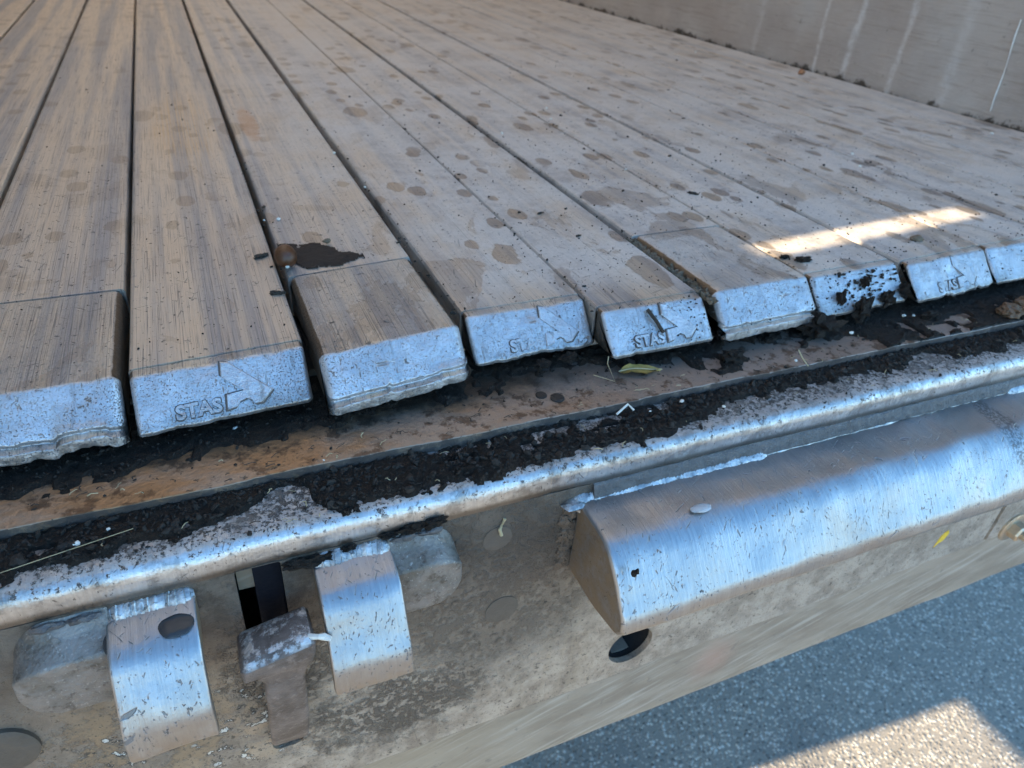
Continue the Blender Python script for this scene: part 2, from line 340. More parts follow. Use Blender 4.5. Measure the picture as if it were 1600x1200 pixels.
# ------------------------------------------------------------------ mesh kit (all in working units, scaled by S when linked)
C = sc.collection
def tag(o, label=None, cat=None, group=None, kind=None):
    for a, v in (('label', label), ('category', cat), ('group', group), ('kind', kind)):
        if v: o[a] = v
    return o
def empty(name, loc, **kw):
    o = bpy.data.objects.new(name, None); C.objects.link(o); o.location = Vector(loc)*S; o.empty_display_size = .02; return tag(o, **kw)
def put(name, verts, faces, mat, parent=None, smooth=True, loc=None, ang=38, **kw):
    """one mesh object; vertices are given in working units in the scene frame, its origin is set at loc"""
    me = bpy.data.meshes.new(name)
    if loc is None: loc = Vector(parent_loc(parent)) if parent else Vector((0, 0, 0))
    loc = Vector(loc)
    me.from_pydata([tuple((Vector(v)-loc)*S) for v in verts], [], faces); me.update()
    bm = bmesh.new(); bm.from_mesh(me); bmesh.ops.recalc_face_normals(bm, faces=bm.faces); bm.to_mesh(me); bm.free()
    if smooth: me.shade_smooth(); me.set_sharp_from_angle(angle=math.radians(ang))
    me.materials.append(M[mat] if isinstance(mat, str) else mat)
    o = bpy.data.objects.new(name, me); C.objects.link(o)
    if parent: o.parent = parent; o.location = loc*S - Vector(parent_loc(parent))*S
    else: o.location = loc*S
    return tag(o, **kw)
def parent_loc(p):
    v = Vector((0, 0, 0))
    while p: v += p.location; p = p.parent
    return v/S
def boxm(x0, x1, y0, y1, z0, z1):
    v = [(x, y, z) for x in (x0, x1) for y in (y0, y1) for z in (z0, z1)]
    return v, [(0, 1, 3, 2), (4, 6, 7, 5), (0, 4, 5, 1), (2, 3, 7, 6), (0, 2, 6, 4), (1, 5, 7, 3)]
def box(name, b, mat, parent=None, **kw): v, f = boxm(*b); return put(name, v, f, mat, parent, False, **kw)
def rpoly(pts, rad, seg=.02, arc=6):
    """rounded closed polygon, edges subdivided to at most seg"""
    n = len(pts); out = []
    for i in range(n):
        p = Vector(pts[i]); a = Vector(pts[i-1]); b = Vector(pts[(i+1) % n]); r = rad[i]
        if r <= 0: out.append(p); continue
        u = (a-p).normalized(); v = (b-p).normalized(); ang = u.angle(v); t = min(r/math.tan(ang/2), (a-p).length*.49, (b-p).length*.49); r2 = t*math.tan(ang/2)
        c = p+(u+v).normalized()*(r2/math.sin(ang/2)); s = p+u*t-c; e = p+v*t-c; tot = s.angle(e) if s.length > 1e-9 else 0
        k = max(2, int(arc*tot/1.5)+1)
        for j in range(k+1):
            f = j/k; w_ = (s*math.sin((1-f)*tot)+e*math.sin(f*tot))/math.sin(tot) if tot > 1e-4 else s.lerp(e, f); out.append(c+w_)
    res = []
    for i in range(len(out)):
        a = out[i]; b = out[(i+1) % len(out)]; L = (b-a).length
        if L < 1e-6: continue
        m = max(1, int(math.ceil(L/seg)))
        for j in range(m): res.append(a.lerp(b, j/m))
    return res
def extr(prof, x0, x1, rnd=.006, step=.02, skew=0., disp=None, ends=True):
    """extrude a closed (y,z) profile along x with rounded ends, skew = dy/dx, disp(x,y,z,u)->offset"""
    n = len(prof); area = sum(prof[i][0]*prof[(i+1) % n][1]-prof[(i+1) % n][0]*prof[i][1] for i in range(n)); sg = 1 if area > 0 else -1
    nor = []
    for i in range(n):
        d = prof[(i+1) % n]-prof[i-1]; v = Vector((d[1], -d[0]))*sg; nor.append(v.normalized() if v.length > 0 else v)
    xs = []; m = max(2, int((x1-x0-2*rnd)/step))
    if rnd > 0: xs += [(x0+rnd*(1-math.cos(a)), rnd*(1-math.sin(a))) for a in (0, .4, .8, 1.2)]
    xs += [(x0+rnd+(x1-x0-2*rnd)*j/m, 0.) for j in range(m+1)]
    if rnd > 0: xs += [(x1-rnd*(1-math.cos(a)), rnd*(1-math.sin(a))) for a in (1.2, .8, .4, 0)]
    V = []; F = []
    for x, off in xs:
        for i in range(n):
            y = prof[i][0]-nor[i][0]*off; z = prof[i][1]-nor[i][1]*off; p = Vector((x, y+skew*(x-x0), z))
            if disp: p = p+disp(p, nor[i])
            V.append(tuple(p))
    for j in range(len(xs)-1):
        for i in range(n):
            a = j*n+i; b = j*n+(i+1) % n; F.append((a, b, b+n, a+n))
    if ends: F.append(tuple(range(n))); F.append(tuple(range((len(xs)-1)*n, len(xs)*n))[::-1])
    return V, F
def fb(p, f, o=3, seed=0.): return noise.fractal(Vector(p)*f+Vector((seed, seed*.7, seed*1.3)), .6, 2.0, o)
def tube(pts, rads, n=10, cap=True):
    V = []; F = []; pts = [Vector(p) for p in pts]
    for j, p in enumerate(pts):
        d = (pts[min(j+1, len(pts)-1)]-pts[max(j-1, 0)]).normalized(); a = d.orthogonal().normalized() if abs(d.z) > .9 else d.cross(Vector((0, 0, 1))).normalized(); b = d.cross(a)
        r = rads[j] if isinstance(rads, (list, tuple)) else rads
        for i in range(n):
            t = 2*math.pi*i/n; V.append(tuple(p+(a*math.cos(t)+b*math.sin(t))*r))
    for j in range(len(pts)-1):
        for i in range(n): F.append((j*n+i, j*n+(i+1) % n, (j+1)*n+(i+1) % n, (j+1)*n+i))
    if cap: F.append(tuple(range(n))[::-1]); F.append(tuple(range((len(pts)-1)*n, len(pts)*n)))
    return V, F
def weld(name, p0, p1, r, parent, pitch=.016, wob=.1, squash=None, seed=0, amp=.22, **kw):
    """a bead of overlapping ripples"""
    p0 = Vector(p0); p1 = Vector(p1); L = (p1-p0).length; m = max(6, int(L/pitch*7)); pts = []; rr = []
    for j in range(m+1):
        f = j/m; ph = (f*L/pitch) % 1.; env = min(1, math.sqrt(max(0, f*L/r+.12)), math.sqrt(max(0, (1-f)*L/r+.12)))
        q = p0.lerp(p1, f)+Vector((0, fb((f*L*9, seed, 0), 1), fb((f*L*9, 5, seed), 1)))*r*wob
        pts.append(q); rr.append(r*env*(1-amp/2+amp*ph+.25*fb((f*L*14, 3, seed), 1)))
    v, f_ = tube(pts, rr, 14)
    if squash:
        nd = Vector((0, -.707, .707)); v = [tuple(Vector(q)-nd*((Vector(q)-p0-(p1-p0)*max(0, min(1, (Vector(q)-p0).dot(p1-p0)/L**2))).dot(nd)*(1-squash))) for q in v]
    return put(name, v, f_, 'weld', parent, **kw)
def lump(r, c, sq=(1, 1, 1), seed=0, amp=.25, f=2., sub=2, rot=None):
    bm = bmesh.new(); bmesh.ops.create_icosphere(bm, subdivisions=sub, radius=1)
    V = []
    for v in bm.verts:
        p = v.co*(1+amp*fb(tuple(v.co), f, 3, seed)); p = Vector((p.x*sq[0], p.y*sq[1], p.z*sq[2]))*r
        if rot: p = rot @ p
        V.append(tuple(p+Vector(c)))
    F = [tuple(x.index for x in f_.verts) for f_ in bm.faces]; bm.free(); return V, F
def disc(c, r, h, axis='y', n=28, bev=.25, wob=0., seed=0):
    """low round boss facing -y (axis y) or +z (axis z)"""
    V = []; F = []
    rings = [(r, 0), (r, h*(1-bev)), (r*(1-.08), h), (r*.5, h*1.04), (r*.02, h*1.05)]
    for rr, hh in rings:
        for i in range(n):
            t = 2*math.pi*i/n; q = rr*(1+wob*fb((math.cos(t)*1.3, math.sin(t)*1.3, seed), 1))
            V.append((c[0]+q*math.cos(t), c[1]-hh, c[2]+q*math.sin(t)) if axis == 'y' else (c[0]+q*math.cos(t), c[1]+q*math.sin(t), c[2]+hh))
    for j in range(len(rings)-1):
        for i in range(n): F.append((j*n+i, j*n+(i+1) % n, (j+1)*n+(i+1) % n, (j+1)*n+i))
    F.append(tuple(range((len(rings)-1)*n, len(rings)*n))); F.append(tuple(range(n))[::-1]); return V, F
def join(parts):
    V = []; F = []
    for v, f in parts:
        o = len(V); V += list(v); F += [tuple(i+o for i in q) for q in f]
    return V, F

# ------------------------------------------------------------------ ground
put('ground', [(-4000, -4000, -4.5), (4000, -4000, -4.5), (4000, 4000, -4.5), (-4000, 4000, -4.5)], [(0, 1, 2, 3)], 'asphalt', None, False, kind='structure')

# ------------------------------------------------------------------ the trailer body
YF = 1.235; XL = -3.95; XR = 5.08; YE = 52
T = empty('trailer', (.5, YF, -4.5), label='aluminium bulk trailer seen at its open rear, with worn sill, rear panel and side wall', cat='trailer')
def band(zlow, x0, x1, dz): pass
# base plate under the slat ends
v, f = extr(rpoly([(1.41, -.172), (3.0, -.172), (3.0, -.20), (1.41, -.2035)], [.003, 0, 0, 0], .25), XL, XR, 0, .02, 0,
            lambda p, n: Vector((0, .006*fb((p.x, 0, 0), 2.5)+.003*fb((p.x, 0, 1), 30), .003*fb((p.x, p.y, 0), 3))) if p.y < 1.5 else Vector((0, 0, 0)))
put('base_plate', v, f, 'plate', T)
# sill: flat ledge rounding over into the rear panel
prof = rpoly([(1.9, -.204), (YF, -.204), (YF, -.285), (YF+.03, -.285), (YF+.03, -.225), (1.9, -.225)], [0, .05, .001, .001, .02, 0], .03, 9)
v, f = extr(prof, XL, XR+.2, 0, .03, 0, lambda p, n: Vector((0, .0035*fb(tuple(p), 3, 3)+.001*fb(tuple(p), 25), .003*fb(tuple(p), 3.3, 3, 4))) if p.y < 1.4 else Vector((0, 0, 0)))
put('sill', v, f, 'sill', T)
# rear panel with its openings
def panel(name, x0, x1, z0, z1, holes, y, th, mat):
    bm = bmesh.new(); allE = []
    def loop(pts):
        vs = [bm.verts.new((p[0], y, p[1])) for p in pts]
        for i in range(len(vs)): allE.append(bm.edges.new((vs[i], vs[(i+1) % len(vs)])))
    n = 40; out = [(x0+(x1-x0)*i/n, z1) for i in range(n)]+[(x1, z1+(z0-z1)*i/8) for i in range(8)]+[(x1+(x0-x1)*i/n, z0) for i in range(n)]+[(x0, z0+(z1-z0)*i/8) for i in range(8)]
    loop(out)
    for h in holes: loop(h)
    bmesh.ops.triangle_fill(bm, use_beauty=True, use_dissolve=False, edges=allE)
    bm.normal_update()
    for q in bm.faces:
        if q.normal.y > 0: q.normal_flip()
    V = [tuple(q.co) for q in bm.verts]; bm.verts.index_update(); N = len(V); F = [tuple(q.index for q in fc.verts) for fc in bm.faces]
    edges = [(e.verts[0].index, e.verts[1].index) for e in bm.edges if len(e.link_faces) == 1]; bm.free()
    V += [(a, b+th, c) for a, b, c in V]; F += [tuple(i+N for i in q[::-1]) for q in F]; F += [(a, b, b+N, a+N) for a, b in edges]
    return put(name, V, F, mat, T, False)
def rrect(x0, x1, z0, z1, r, sh=0): return [(p[0]+sh*(z1-p[1]), p[1]) for p in rpoly([(x0, z0), (x1, z0), (x1, z1), (x0, z1)], [r]*4, .05)]
slot = rrect(-.066, .036, -.62, -.283, .012); rnd = [(1.128+.088*math.cos(t*math.pi/20), -1.112+.088*math.sin(t*math.pi/20)) for t in range(40)]
stemh = rrect(-.062, .022, -1.02, -.965, .024)
panel('rear_panel', XL, 3.022, -1.262, -.2855, [slot, rnd, stemh], YF, .022, 'face')
panel('rear_panel', 3.052, XR+.2, -1.262, -.2855, [], YF+.001, .022, 'face')
M['soilweld'] = simple('mud covered weld', (.13, .10, .075), .6, .3, .02, 26, .7)
M['outline_shade'] = simple('mark outline shade', (.11, .095, .085), .7, .1)  # dark outline colour standing in for crease shade around raised marks
M['plug2'] = simple('grimy dark plate', (.15, .125, .10), .55, .35, .012, 16, .65)
k = MK('scuffed dirty bracket metal'); _n = k.noise(9, 5, .65); _n2 = k.noise(34, 5, .72); _n3 = k.noise(100, 3, .7)
_c = k.mix(k.st(_n, .35, .65), (.14, .125, .105), (.26, .24, .22)); _c = k.mix(k.mul(k.st(_n2, .52, .64), .6), _c, (.07, .055, .042)); _c = k.mix(k.mul(k.st(_n3, .6, .68), .6), _c, (.42, .40, .37))
k.bump((_n, .01), (_n2, .006)); M['wing'] = k.out(_c, k.mixf(_n2, .42, .62), .55)
# inner rim of the round hole, back wall behind the openings, bar in the slot
vv, ff = tube([(1.128, YF+.0235, -1.112), (1.128, YF+.12, -1.112)], .096, 36, True); put('hole_sleeve', vv[:], ff[:-2]+ff[-1:], 'black', T)  # sleeve and cap blackened to paint the shade inside the hole
v, f = extr(rpoly([(YF+.004, -1.263), (YF+.004, -1.270), (YF+.052, -1.274), (YF+.052, -1.263)], [0]*4, .1), XL, 1.25, 0, .1); put('gap_shade_strip', v, f, 'masking', T)  # black strip drawn in for the dark gap below the panel
box('inner_beam', (XL+.05, XR, YF+.3, YF+.33, -1.6, -.23), 'black', T)
box('sunlit_patch', (-.0645, -.02, YF+.05, YF+.065, -.40, -.285), 'beam', T)  # added beige block, stands in for a sunlit patch behind the slot
box('slide_bar', (-.028, .0355, YF+.03, YF+.05, -.66, -.2853), 'bluesteel', T)
# lower beam, set back under the panel
prof = rpoly([(YF+.05, -1.2), (YF+.055, -1.70), (YF+.06, -1.725), (YF+.4, -1.725), (YF+.4, -1.2)], [0, .02, .01, 0, 0], .2)
v, f = extr(prof, XL, XR+.2, 0, .1, 0, lambda p, n: Vector((0, .004*fb(tuple(p), 2), .006*fb((p.x, 0, 0), 1.5)))); put('lower_beam', v, f, 'beam', T)
# round plugs in panel and plate
for (x, z, r, h, mt) in ((-.615, -.662, .075, .014, 'plug'), (.615, -.70, .052, .003, 'plug'), (.585, -.40, .042, .002, 'plug'), (-.60, -1.05, .05, .003, 'plug')):
    v, f = disc((x, YF, z), r, h, 'y', 32, .25, .04, x); put('plug', v, f, mt, T)
for (x, y, r, h) in ((.862, 1.489, .021, .0015), (.823, 1.516, .017, .001)):
    v, f = disc((x, y, -.172), r, h+.003, 'z', 24, .3, .05, x); put('plate_plug', v, f, 'darkplug', T)
# hooks welded on the rear panel
def hook(x0, x1, wing, seed):
    P = rpoly([(YF, -.310), (1.125, -.338), (1.036, -.48), (1.030, -.556), (1.062, -.572), (1.085, -.46), (1.12, -.40), (YF, -.385)], [0, .09, .07, .008, .010, .05, .04, 0], .02, 10)
    P = [Vector((q[0], q[1])) for q in P]
    v, f = extr(P, x0, x1, .007, .02, 0, lambda p, n: Vector((0, .003*fb(tuple(p), 6, 3, seed), .003*fb(tuple(p), 6, 3, seed+3))))
    # side cheeks closing the hook against the panel
    h = put('hook', v, f, 'bumper', T, loc=((x0+x1)/2, YF, -.35))
    ch = []
    for xx in (x0+.012, x1-.024): ch.append(boxm(xx, xx+.012, 1.074, YF, -.56, -.39))
    # wing plate beside it
    a, b = wing
    wp = rpoly([(YF, -.290), (1.205, -.325), (1.160, -.352), (1.157, -.500), (YF, -.510)], [0, .03, .014, .010, 0], .014, 8)
    def wd_(p, n):
        t = (p.x-a)/.085 if a < x0 else (b-p.x)/.085; v = Vector((0, .0025*fb(tuple(p), 12, 3, seed), .0025*fb(tuple(p), 12, 3, seed+1)))
        if t < 1: q_ = 1-math.sqrt(max(0, 1-(1-max(t, 0))**2)); v += Vector((0, .012*q_, (-.40-p.z)*q_*.85))
        return v
    v, f = extr(wp, a, b, .006, .008, 0, wd_); put('wing', v, f, 'wing', h)
    weld('weld_bead', (x0, YF-.008, -.312), (x1, YF-.008, -.312), .026, h, .013, .25, .45, seed=seed)
    v, f = join([lump(.012+.006*math.sin(q*2.1), ((x0-.02-.022*q) if a < x0 else (x1+.02+.022*q), YF-.010, -.300), (1.5, .6, .6), q+seed, .5, 2, 2) for q in range(5)]); put('weld_bead', v, f, 'filler', h)
    return h
M['plug2_'] = simple('grimy dark plate', (.19, .165, .145), .5, .45, .006, 12, .35)
M['filler'] = simple('grey smeared weld', (.12, .115, .115), .55, .45, .014, 30, .6)
h1 = hook(-.330, -.152, (-.515, -.322), 1.3); h2 = hook(.104, .292, (.285, .462), 4.1)
# rounded bumper welded along the panel
P = rpoly([(YF, -.330), (1.055, -.340), (.934, -.495), (.930, -.538), (.955, -.570), (1.07, -.600), (YF, -.60)], [0, .13, .06, .02, .03, .03, 0], .03, 12)
v, f = extr(P, .815, 5.2, .014, .03, 0, lambda p, n: Vector((.003*fb(tuple(p), 8, 2, 9) if p.x < .9 else 0, .004*fb(tuple(p), 2.5, 3), .004*fb(tuple(p), 2.2, 3, 5))))
B = put('bumper', v, f, 'bumper', T, loc=(3, YF, -.45))
weld('weld_bead', (.79, YF-.006, -.336), (1.46, YF-.010, -.330), .028, B, .0115, .12, .45, seed=5, amp=.22)
weld('weld_bead', (1.44, YF-.004, -.336), (2.56, YF-.004, -.334), .012, B, .05, .3, seed=6, amp=.05)
weld('weld_bead', (2.55, YF-.01, -.326), (4.9, YF-.01, -.328), .028, B, .0115, .12, .45, seed=7, amp=.22)
v, f = join([lump(.013+.010*rr_, (.797+.010*math.sin(q*2.3), YF-.003, -.355-.021*q), (1.1, .45, 1.3), q, .5, 2.2, 3) for q, rr_ in enumerate([.6, .3, .7, .2, .8, .5, .9, .4, .7, .3, .5])]); put('weld_bead', v, f, 'soilweld', B)
v, f = lump(.024, (.80, YF-.010, -.335), (1.5, .9, .55), 3, .5); put('weld_bead', v, f, 'weld', B)
v, f = extr(rpoly([(YF, -.285), (YF-.006, -.29), (YF-.016, -.328), (YF, -.335)], [0]*4, .03), .86, 4.9, .0, .02, 0, lambda p, n: Vector((0, .002*fb(tuple(p), 20), 0))); put('weld_fillet', v, f, 'filler', B)
# locking lever: forged head and stem reaching down into its hole
def loft(secs, r=.012, ns=6):
    V = []; F = []
    for (z, xl, xr, yf, yb) in secs:
        q = rpoly([(xl, yf), (xr, yf), (xr, yb), (xl, yb)], [min(r, (xr-xl)*.3, (yb-yf)*.3)]*4, 10, ns); V += [(p[0], p[1], z) for p in q]; n = len(q)
    for j in range(len(secs)-1):
        for i in range(n): F.append((j*n+i, j*n+(i+1) % n, (j+1)*n+(i+1) % n, (j+1)*n+i))
    F.append(tuple(range(n))); F.append(tuple(range(len(V)-n, len(V)))[::-1]); return V, F
lv = empty('locking_lever', (0, 1.15, -.95)); lv.parent = T; lv.location = (Vector((0, 1.15, -.95))-parent_loc(T))*S
v, f = loft([(-.396, -.060, .056, 1.105, 1.165), (-.402, -.078, .072, 1.082, 1.178), (-.415, -.086, .080, 1.072, 1.184), (-.445, -.084, .079, 1.072, 1.184), (-.470, -.070, .068, 1.078, 1.18), (-.492, -.056, .056, 1.086, 1.178), (-.525, -.048, .047, 1.09, 1.176)])
v = [tuple(Vector(p)+Vector((1, 1, 1))*.004*fb(p, 18, 3)+Vector((0, 0, .22*(p[0])*(1 if p[2] > -.47 else 0)))) for p in v]; put('lever_head', v, f, 'iron', lv)
v, f = loft([(-.522, -.047, .046, 1.091, 1.175), (-.6, -.047, .045, 1.095, 1.17), (-.72, -.052, .042, 1.115, 1.185), (-.84, -.057, .038, 1.15, 1.215), (-.92, -.060, .036, 1.185, 1.232), (-.962, -.060, .035, 1.212, 1.2345)])
v = [tuple(Vector(p)+Vector((1, 1, 0))*.003*fb(p, 18, 3)) for p in v]; put('lever_stem', v, f, 'iron', lv)
v, f = tube([(.066, 1.09, -.392), (.085, 1.08, -.388), (.098, 1.085, -.40), (.112, 1.075, -.402)], [.008, .006, .009, .006], 7); put('torn_tag', v, f, 'chip', lv)
# bolt and washer on the right hand panel
bt = empty('bolt', (3.20, YF, -1.225)); bt.parent = T; bt.location = (Vector((3.20, YF, -1.225))-parent_loc(T))*S
v, f = disc((3.20, YF+.001, -1.225), .078, .012, 'y', 32, .3); put('washer', v, f, 'zinc', bt)
hx = [(3.20+.044*math.cos(t*math.pi/3), -1.225+.044*math.sin(t*math.pi/3)) for t in range(6)]
V = [(a, YF-.010, b) for a, b in hx]+[(a, YF-.048, b) for a, b in hx]+[(3.20+(a-3.2)*.8, YF-.056, -1.225+(b+1.225)*.8) for a, b in hx]
put('bolt_head', V, [(j*6+i, j*6+(i+1) % 6, (j+1)*6+(i+1) % 6, (j+1)*6+i) for j in range(2) for i in range(6)]+[tuple(range(12, 18))], 'zinc', bt)
v, f = tube([(3.20, YF-.05, -1.225), (3.20, YF-.085, -1.225)], .022, 16); put('bolt_shank', v, f, 'zinc', bt)
v, f = disc((3.20, YF+.001, -.95), .05, .01, 'y', 24); put('plug', v, f, 'plug', T)
# yellow paint fleck
V = [(2.655, YF-.002, -1.166), (2.672, YF-.002, -1.15), (2.70, YF-.002, -1.135), (2.715, YF-.002, -1.10), (2.70, YF-.002, -1.078), (2.685, YF-.002, -1.085), (2.668, YF-.002, -1.105), (2.662, YF-.002, -1.13)]
put('paint_fleck', V+[(a, YF+.0005, c) for a, b, c in V], [tuple(range(8)), *[(i, (i+1) % 8, (i+1) % 8+8, i+8) for i in range(8)]], 'yellow', T, False)
V = [(1.60, YF-.0015, -.93), (1.63, YF-.0015, -.915), (1.66, YF-.0015, -.925), (1.65, YF-.0015, -.95), (1.615, YF-.0015, -.955)]
M['green'] = simple('green paint', (.10, .19, .12), .6); put('paint_fleck', V, [(0, 1, 2, 3, 4)], 'green', T, False)
# interior: subfloor, walls, tarp roof, front wall, frame
box('subfloor', (XL, XR, 1.80, YE, -.169, -.14), 'black', T)
NW = 160
def wall(name, x, xo, ya, yb, z0, z1):
    V = []; F = []; ny = 120; nz = 12
    for i in range(ny+1):
        for j in range(nz+1):
            t = (i/ny)**2.2; y = ya+(yb-ya)*t; z = z0+(z1-z0)*(j/nz)**2
            V.append((x+.02*fb((y, z, 0), .9, 3, x)+.006*fb((y, z, 0), 4, 2, x), y, z))
    for i in range(ny):
        for j in range(nz): a = i*(nz+1)+j; F.append((a, a+1, a+nz+2, a+nz+1))
    v2, f2 = boxm(min(xo, x+.03*(1 if xo > x else -1)), max(xo, x+.03*(1 if xo > x else -1)), ya, yb, -1.3, z1)
    V, F = join([(V, F), (v2, f2)]); return put(name, V, F, 'wall', T, True)
wall('side_wall', XR, XR+.2, 1.28, YE, -.14, 10); wall('side_wall', XL, XL-.2, 1.375, YE, -.14, 10)
# bent score line on the right wall
pts = [(XR-.006, 3.435-.005*i+.004*math.sin(i*.9), .62-.056*i) for i in range(11)]; v, f = tube(pts, [.004+.002*math.sin(i) for i in range(11)], 6); put('score_mark', v, f, 'chip', T)
box('front_wall', (XL-.2, XR+.2, YE, YE+.2, -.2, 10), 'wall', T)
box('roof_tarp', (XL-.2, XR+.2, 1.40, YE, 10, 10.02), 'tarp', T)
box('header_beam', (XL-.2, XR+.2, 1.20, 1.398, 9.7, 10.05), 'wall', T)
for i in range(9): box('roof_bow', (XL, XR, 6+i*5, 6.15+i*5, 9.8, 9.99), 'wall', T)
n_ = 6; cb = [(1.254, -.46), (.70, -.46), (.757, -.53), (.857, -.79), (1.165, -1.46), (1.254, -1.9)]
put('shadow_wedge', [(XL-.12, a, b) for a, b in cb]+[(XL-.06, a, b) for a, b in cb], [tuple(range(6)), tuple(range(6, 12)), *[(i, (i+1) % 6, (i+1) % 6+6, i+6) for i in range(6)]], 'beam', T, False)  # unseen wedge added to cast the shadow edge on the ground
box('sun_block_rail', (XL-.2, XL, YF+.02, YE, -3.2, -.15), 'beam', T)  # unseen rail, added and deepened to keep sun off the ground
# unseen door-shaped screen added to block the sun, slit left at the post
d = empty('sun_screen', (XL-.1, 1.3, -.5)); d.parent = T; d.location = (Vector((XL-.1, 1.3, -.5))-parent_loc(T))*S
SY = 1.515; SH = .12
box('screen_leaf', (XL-.2, XL-.05, -3.4, 1.245, -.5, 10), 'wall', d)
box('slit_blocker', (XL-.16, XL-.1, 1.226, 1.373, -.45, 2.50), 'masking', d); box('slit_blocker', (XL-.16, XL-.1, 1.226, 1.373, 3.06, 10), 'masking', d)  # added strips close the gap except a slit for the sun streak

# ------------------------------------------------------------------ floor slats with their end shoes
ARROW = [(-.0215, .0111), (-.0025, .0159), (.0939, .1072), (.0638, .1356), (.045, .1361), (.0408, .1246), (.0267, .117), (.0104, .1224), (.0023, .1342), (-.0226, .1378), (-.0191, .0986), (.0241, .0957), (-.0247, .0492)]
def text_mesh(s, w_, h, off=.012):
    cu = bpy.data.curves.new('wordmark', 'FONT'); cu.body = s; cu.size = 1; cu.extrude = .05; cu.bevel_depth = .022; cu.bevel_resolution = 1; cu.offset = off; cu.resolution_u = 4
    o = bpy.data.objects.new('wordmark', cu); C.objects.link(o); bpy.context.view_layer.update()
    me = bpy.data.meshes.new_from_object(o.evaluated_get(bpy.context.evaluated_depsgraph_get())); vs = [v.co.copy() for v in me.vertices]; fs = [tuple(p.vertices) for p in me.polygons]
    bpy.data.objects.remove(o); bpy.data.curves.remove(cu); bpy.data.meshes.remove(me)
    a = min(v.x for v in vs); b = max(v.x for v in vs); c = min(v.y for v in vs); d_ = max(v.y for v in vs); zm = max(v.z for v in vs)
    return [((v.x-a)/(b-a)*w_, (v.y-c)/(d_-c)*h, v.z/zm) for v in vs], fs
WM = text_mesh('STAS', .106, .037); WG = text_mesh('STAS', .112, .043, .04)
